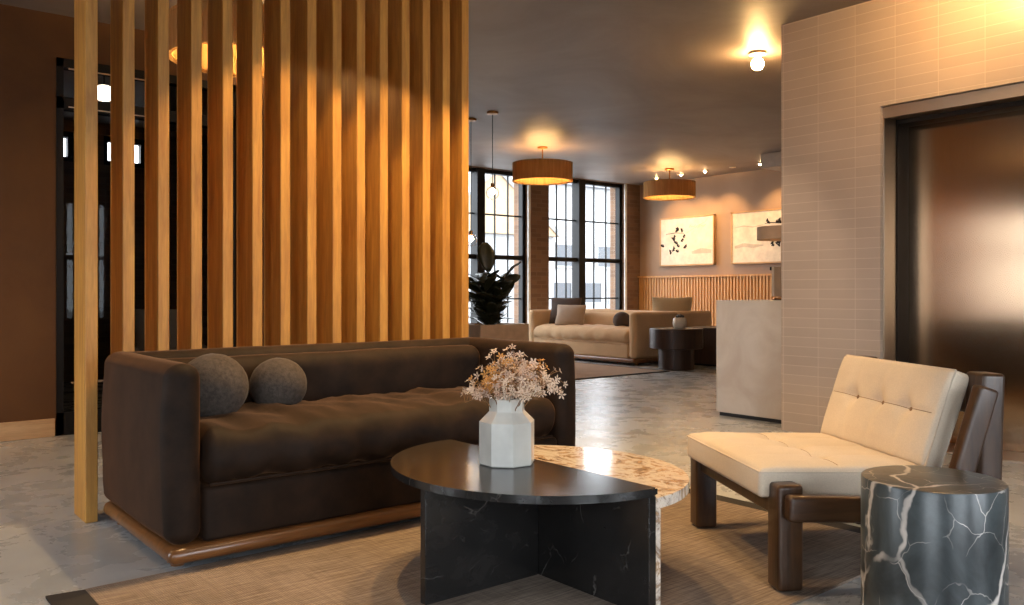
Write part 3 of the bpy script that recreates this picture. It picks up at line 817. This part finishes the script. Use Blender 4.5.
# ------------------------------------------------------------------ artworks
def art(y0, y1, z0, z1, label, kind):
    o = thing('framed_artwork', label, 'picture', (11.498, (y0 + y1) / 2, z0), 0)
    w, h = y1 - y0, z1 - z0
    bm = bmesh.new(); t = .022
    for (a, b, c, d) in ((-w / 2, -w / 2 + t, 0, h), (w / 2 - t, w / 2, 0, h), (-w / 2, w / 2, 0, t), (-w / 2, w / 2, h - t, h)): box(bm, -.06, -.002, a, b, c, d)
    obj('frame', bm, 'art_frame', o, smooth=False)
    obj('canvas', B(-.05, -.01, -w / 2 + t, w / 2 - t, t, h - t), 'canvas', o, smooth=False)
    rr = random.Random(kind); bm = bmesh.new(); bw = bmesh.new()
    def stroke(bmx, pts, r): 
        for p, q, r0, r1 in zip(pts, pts[1:], r, r[1:]):
            d = (Vector(q) - Vector(p)); nrm = Vector((-d.y, d.x)).normalized()
            vs = [bmx.verts.new((-.0515, Vector(a).x + nn.x, Vector(a).y + nn.y)) for a, nn in ((p, nrm * r0), (q, nrm * r1), (q, -nrm * r1), (p, -nrm * r0))]
            bmx.faces.new(vs)
    # picture left is +Y
    def P(u, v): return (w / 2 - u * w, v * h)
    if kind == 1:
        stroke(bm, [P(.12, .66), P(.3, .68), P(.46, .66)], [.003, .006, .003])
        for (u, v) in ((.3, .7), (.36, .72), (.42, .68), (.28, .5), (.44, .58), (.34, .44), (.37, .38), (.2, .24), (.24, .3), (.36, .28), (.45, .36), (.08, .4), (.26, .56), (.4, .5)):
            a = rr.uniform(.5, 2.4); l = rr.uniform(.035, .06)
            stroke(bm, [P(u, v), P(u + l * math.cos(a), v + l * math.sin(a)), P(u + 1.9 * l * math.cos(a + .4), v + 1.9 * l * math.sin(a + .4))], [.01, .03, .006])
        stroke(bw, [P(.5, .66), P(.6, .72), P(.72, .8), (P(.84, .86)), P(.9, .95)], [.004] * 5)
        stroke(bw, [P(.6, .26), P(.78, .29), P(.95, .27)], [.02, .045, .03])
        for i in range(10): u = .55 + .03 * i; stroke(bw, [P(u, .76 + .02 * math.sin(i)), P(u + .03, .80 + .02 * math.cos(i * 2))], [.004, .008])
    else:
        stroke(bm, [P(.52, .74), P(.62, .75), P(.75, .73), P(.9, .76)], [.003, .007, .007, .003])
        for (u, v) in ((.6, .74), (.68, .76), (.76, .74), (.64, .36), (.7, .34), (.78, .36), (.84, .38), (.74, .3), (.66, .32)):
            a = rr.uniform(.2, 2.6); l = rr.uniform(.03, .055)
            stroke(bm, [P(u, v), P(u + l * math.cos(a), v + l * math.sin(a)), P(u + 1.9 * l * math.cos(a - .5), v + 1.9 * l * math.sin(a - .5))], [.01, .03, .006])
        stroke(bw, [P(.06, .7), P(.2, .72), P(.34, .69), P(.5, .72)], [.004, .01, .008, .004])
        stroke(bw, [P(.06, .32), P(.2, .36), P(.34, .33), P(.5, .34)], [.02, .03, .03, .008])
    obj('ink_strokes', bm, 'ink', o, smooth=False); obj('ink_wash', bw, 'wash', o, smooth=False)
art(8.81, 9.98, 1.45, 2.29, 'framed ink drawing nearer the tall windows, above the wainscot', 1)
art(7.25, 8.47, 1.45, 2.29, 'framed ink drawing beside the tiled wall edge, above the wainscot', 2)

# ------------------------------------------------------------------ lamps
def drum_pendant(loc, label, dia=.80, hgt=.235, drop=.225):
    o = thing('drum_pendant', label, 'lamp', loc, 0, 'drum pendants')
    obj('canopy', lathe(bmesh.new(), [(.07, -.001), (.07, -.02), (.055, -.03)], 24), 'brass', o)
    obj('stem', tube(bmesh.new(), [(0, 0, -.02), (0, 0, -drop + .06)], .008, 10), 'brass', o)
    r = dia / 2; bm = bmesh.new(); n_ = 72
    for i in range(n_):
        a = 2 * PI * i / n_
        mt = R(a, 'Z')
        q = bmesh.new(); box(q, r - .008, r, -PI * r / n_ * .97, PI * r / n_ * .97, -drop - hgt + .01, -drop - .01 + .02); q.transform(mt)
        me = bpy.data.meshes.new('t'); q.to_mesh(me); q.free(); bm.from_mesh(me); bpy.data.meshes.remove(me)
    for z in (-drop - hgt + .008, -drop + .0): lathe(bm, [(r - .02, z - .008), (r + .003, z - .008), (r + .003, z + .008), (r - .02, z + .008)], 72, cap0=False, cap1=False)
    obj('lamp_shade', bm, 'veneer', o, smooth=False)
    bm = bmesh.new()
    for k_ in range(3):
        a = k_ * 2 * PI / 3 + .4; tube(bm, [(0, 0, -drop + .055), (r * .98 * math.cos(a), r * .98 * math.sin(a), -drop + .0)], .005, 6)
    obj('spider', bm, 'brass', o)
    obj('liner', lathe(bmesh.new(), [(r - .012, -drop - hgt + .01), (r - .012, -drop - .002)], 64, cap0=False, cap1=False), 'veneer', o)
    for k_ in range(3):
        a = k_ * 2 * PI / 3 + .9
        obj('bulb', ball(bmesh.new(), .032, (.15 * math.cos(a), .15 * math.sin(a), -drop - .06), 12, 8), 'bulb_drum', o)
    return o
def gp(px, py, z):
    w = 850 * (1 - z) / (py - 292); r = (px - 512) / 850 * w
    return (r * math.sin(ANG) + w * math.cos(ANG), -r * math.cos(ANG) + w * math.sin(ANG))
p1 = gp(542.5, 147, H); p2 = gp(669.5, 168.5, H)
d1 = drum_pendant((p1[0], p1[1], H), 'ribbed drum pendant nearest the planter and window')
dup(d1, (p2[0], p2[1], H), 0, 'ribbed drum pendant farther back, before the framed drawings')
drum_pendant((1.974, 5.095, H), 'ribbed drum pendant glimpsed between the screen slats', drop=.285)
# glass globe pendants
def globe_pendant(loc, zc, label, r=.07):
    o = thing('globe_pendant', label, 'lamp', loc, 0, 'glass globe pendants')
    z = zc - loc[2]
    obj('canopy', lathe(bmesh.new(), [(.062, -.001), (.062, -.022), (.02, -.03)], 24), 'brass', o)
    obj('cord', tube(bmesh.new(), [(0, 0, -.02), (0, 0, z + r + .03)], .004, 6), 'black_metal', o)
    obj('socket', lathe(bmesh.new(), [(.014, z + r + .035), (.02, z + r + .03), (.02, z + r - .012)], 16), 'brass', o)
    obj('globe', lathe(bmesh.new(), [(.02 if i == 0 else r * math.sin(.28 + (PI - .28) * i / 14), z + r * math.cos(.28 + (PI - .28) * i / 14)) for i in range(14)] + [(.001, z - r)], 24), 'globe_glass', o)
    obj('bulb', ball(bmesh.new(), .028, (0, 0, z + .015), 12, 10, (1, 1, 1.3)), 'bulb_globe', o)
    return o
q1 = gp(492.5, 112, H); q2 = gp(471, 119, H)
w1_ = q1[0] * FX + q1[1] * FY; w2_ = q2[0] * FX + q2[1] * FY
globe_pendant((q1[0], q1[1], H), 1 + (292 - 193) / 850 * w1_, 'clear glass globe pendant hanging high before the left tall window')
globe_pendant((q2[0], q2[1], H), 1 + (292 - 240) / 850 * w2_, 'clear glass globe pendant hanging low by the screen edge')
# bare globe ceiling lights
def ceiling_bulb(loc, label, m='bulb', r=.05):
    o = thing('ceiling_bulb', label, 'lamp', loc, 0, 'surface mounted globe bulbs')
    obj('base', lathe(bmesh.new(), [(.065, -.001), (.065, -.022), (.03, -.03), (.026, -.055)], 24), 'cream', o)
    obj('bulb', ball(bmesh.new(), r, (0, 0, -.055 - r * .85), 16, 12), m, o)
    return o
p = gp(757.5, 52, H)
ceiling_bulb((p[0], p[1], H), 'bare globe ceiling light above the reception counter')
ceiling_bulb((-1.3, 3.6, H), 'bare globe ceiling light by the side window, nearer the sofa', 'bulb_small')
ceiling_bulb((-1.3, 5.0, H), 'bare globe ceiling light by the side window, nearer the plaster wall', 'bulb_small')
ceiling_bulb((4.82, 2.15, H), 'bare globe ceiling light over the lift door')
p = gp(262.8, 47, H)
ceiling_bulb((p[0], p[1], H), 'bare globe ceiling light seen as a star between slats', 'bulb_small', .035)
# small bulbs along the far wall, each with its own beam
def spot(loc, target, W_, ang, blend=.5, col=(1, .56, .22), rad=.03):
    l = bpy.data.lights.new('spot_beam', 'SPOT'); l.energy = W_; l.spot_size = math.radians(ang); l.spot_blend = blend; l.color = col; l.shadow_soft_size = rad
    o = bpy.data.objects.new('spot_beam', l); COL.objects.link(o); o.location = loc
    o.rotation_euler = (Vector(target) - Vector(loc)).to_track_quat('-Z', 'Y').to_euler()
for i, (px, py) in enumerate(((656.5, 178.5), (681, 176), (705, 173), (732.5, 169.5), (760, 166))):
    x = 10.9; t = (px - 512) / 850
    y = x * (math.sin(ANG) - math.cos(ANG) * t) / (math.cos(ANG) + math.sin(ANG) * t)
    zc = H if y > 7.06 else H - .2
    o = thing('wall_washer', ('small round ceiling light, nearest the window of the row by the drawings', 'small round ceiling light, second of the row from the window', 'small round ceiling light, middle of the row by the drawings', 'small round ceiling light, fourth of the row and the dimmest', 'small round ceiling light, under the boxed soffit')[i], 'lamp', (x, y, zc), 0, 'wall washers along the drawings')
    obj('ring', lathe(bmesh.new(), [(.05, -.001), (.05, -.012), (.036, -.014)], 20), 'cream', o)
    if i != 3: obj('bulb', ball(bmesh.new(), .018, (0, 0, -.018), 10, 8), 'bulb_small', o)
    if i != 3: spot((x, y, zc - .06), (11.5, y, 1.75), 56, 84, .7)
# recessed downlights over the lounge
def downlight(x, y, label, W_, ang=95, blend=.35, tgt=None, col=(1, .58, .24)):
    o = thing('downlight', label, 'lamp', (x, y, H), 0, 'recessed downlights')
    obj('ring', lathe(bmesh.new(), [(.055, -.001), (.055, -.008), (.045, -.010)], 24), 'cream', o)
    obj('lens', lathe(bmesh.new(), [(.044, -.0105), (.044, -.012)], 20), 'led', o)
    spot((x, y, H - .03), tgt or (x, y, 0), W_, ang, blend, col, .04)
downlight(1.8, 3.3, 'recessed ceiling downlight over the left half of the brown sofa', 130, 88, .2, None, (1, .64, .28))
downlight(2.45, 3.3, 'recessed ceiling downlight over the middle of the brown sofa', 130, 88, .2, None, (1, .64, .28))
downlight(3.1, 3.3, 'recessed ceiling downlight over the right end of the brown sofa', 130, 88, .2, None, (1, .64, .28))
downlight(2.3, 1.3, 'recessed ceiling downlight over the lounge chair', 40, 95, .5, None, (1, .72, .46))
downlight(3.85, 3.5, 'added out-of-view downlight brightening the reception counter', 70, 50, .6, (5.64, 3.95, .45), (1, .78, .56))  # extra lamp added out of view to lift the counter front
downlight(.3, 5.2, 'recessed ceiling downlight near the left plaster wall', 75, 95, .6, None, (1, .55, .2))

# ------------------------------------------------------------------ beyond the glazed partition
def globe_big(loc, label):
    o = thing('opal_pendant', label, 'lamp', loc)
    obj('cord', tube(bmesh.new(), [(0, 0, 0), (0, 0, -.22)], .005, 6), 'black_metal', o)
    obj('globe', lathe(bmesh.new(), [(.03, -.22), (.06, -.23), (.07, -.25), (.07, -.31), (.06, -.335), (.03, -.345)], 20), mat_emit('opal_glow', (1, .86, .66, 1), 9), o)
t = (104 - 512) / 850; yy = 7.6
globe_big((yy * (math.cos(ANG) + math.sin(ANG) * t) / (math.sin(ANG) - math.cos(ANG) * t), yy, H), 'glowing opal pendant behind the glass, seen beside the first slat')
o = thing('tub_chair', 'grey curved chair behind the glazed partition', 'chair', (2.55, 8.3, 0), 2.2)
bm = bmesh.new(); pts = []
for i in range(15):
    a = PI * (.05 + .9 * i / 14); rr = .30
    pts.append((rr * math.cos(a), rr * math.sin(a)))
for (r0, r1) in ((0, 1),):
    inn = [bm.verts.new((x * .82, y * .82, .42)) for x, y in pts]; out = [bm.verts.new((x * .95, y * .95, .42)) for x, y in pts]
    innt = [bm.verts.new((x * .92, y * .92, .84)) for x, y in pts]; outt = [bm.verts.new((x * 1.05, y * 1.05, .84)) for x, y in pts]
    for i in range(14):
        bm.faces.new((inn[i], inn[i + 1], innt[i + 1], innt[i])); bm.faces.new((out[i + 1], out[i], outt[i], outt[i + 1]))
        bm.faces.new((innt[i], innt[i + 1], outt[i + 1], outt[i])); bm.faces.new((inn[i + 1], inn[i], out[i], out[i + 1]))
    for i in (0, 14): bm.faces.new((inn[i], innt[i], outt[i], out[i]))
obj('backrest', bm, 'grey_box', o)
obj('seat', soft(bmesh.new(), .26, .26, .05, .04, mat=T(0, .0, .44)), 'grey_box', o)
for (x, y) in ((-.2, -.2), (.2, -.2), (-.2, .2), (.2, .2)): obj('leg', tube(bmesh.new(), [(x, y, 0), (x * .9, y * .9, .40)], .015, 8), 'black_metal', o)

# ------------------------------------------------------------------ street outside the windows
struct(obj('ground_outside', B(-60, 80, -60, 80, -.6, -.5), 'pavement', smooth=False))
def house(x0, x1, y0, y1, h, m, rows, label, gable=False, roof_h=2.0):
    o = thing('house', label, 'building', ((x0 + x1) / 2, y0, -.5))
    w = (x1 - x0) / 2; d = y1 - y0
    obj('walls', B(-w, w, 0, d, 0, h), m, o, smooth=False)
    bm = bmesh.new()
    if gable:
        a = [bm.verts.new(p) for p in ((-w - .2, -.25, h), (w + .2, -.25, h), (0, -.25, h + roof_h))]; b = [bm.verts.new(p) for p in ((-w - .2, d, h), (w + .2, d, h), (0, d, h + roof_h))]
        bm.faces.new(a); bm.faces.new(list(reversed(b)))
        for i in range(3): j = (i + 1) % 3; bm.faces.new((a[j], a[i], b[i], b[j]))
        obj('gable_roof', bm, 'siding_tan', o, smooth=False)
        bm = bmesh.new()
        for s in (-1, 1): tube(bm, [(s * (w + .25), -.3, h - .05), (0, -.3, h + roof_h + .05)], .12, 4)
        obj('roof_edge', bm, 'siding', o, smooth=False)
    else:
        box(bm, -w - .1, w + .1, -.25, d, h, h + .3); obj('roof', bm, 'roof', o, smooth=False)
    for (z, hh, n_, ww) in rows:
        for i in range(n_):
            x = -w + 2 * w * (i + .5) / n_
            bm = bmesh.new(); t = .08
            for (a, b, c, e) in ((x - ww / 2 - t, x - ww / 2, z - t, z + hh + t), (x + ww / 2, x + ww / 2 + t, z - t, z + hh + t), (x - ww / 2, x + ww / 2, z - t, z), (x - ww / 2, x + ww / 2, z + hh, z + hh + t)): box(bm, a, b, -.06, -.001, c, e)
            f = obj('window', bm, 'siding', o, smooth=False)
            obj('pane', B(x - ww / 2, x + ww / 2, -.03, -.002, z, z + hh), 'pane_dark', f, smooth=False)
    return o
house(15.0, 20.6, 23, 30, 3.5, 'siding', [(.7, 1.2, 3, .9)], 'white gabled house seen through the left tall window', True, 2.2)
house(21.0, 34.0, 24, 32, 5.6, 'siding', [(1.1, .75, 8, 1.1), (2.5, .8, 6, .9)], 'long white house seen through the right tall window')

# ------------------------------------------------------------------ daylight
wd = bpy.data.worlds.new('overcast_sky'); S.world = wd; wd.use_nodes = True
bg = wd.node_tree.nodes['Background']; bg.inputs['Color'].default_value = (.86, .93, 1.0, 1); bg.inputs['Strength'].default_value = 12.0
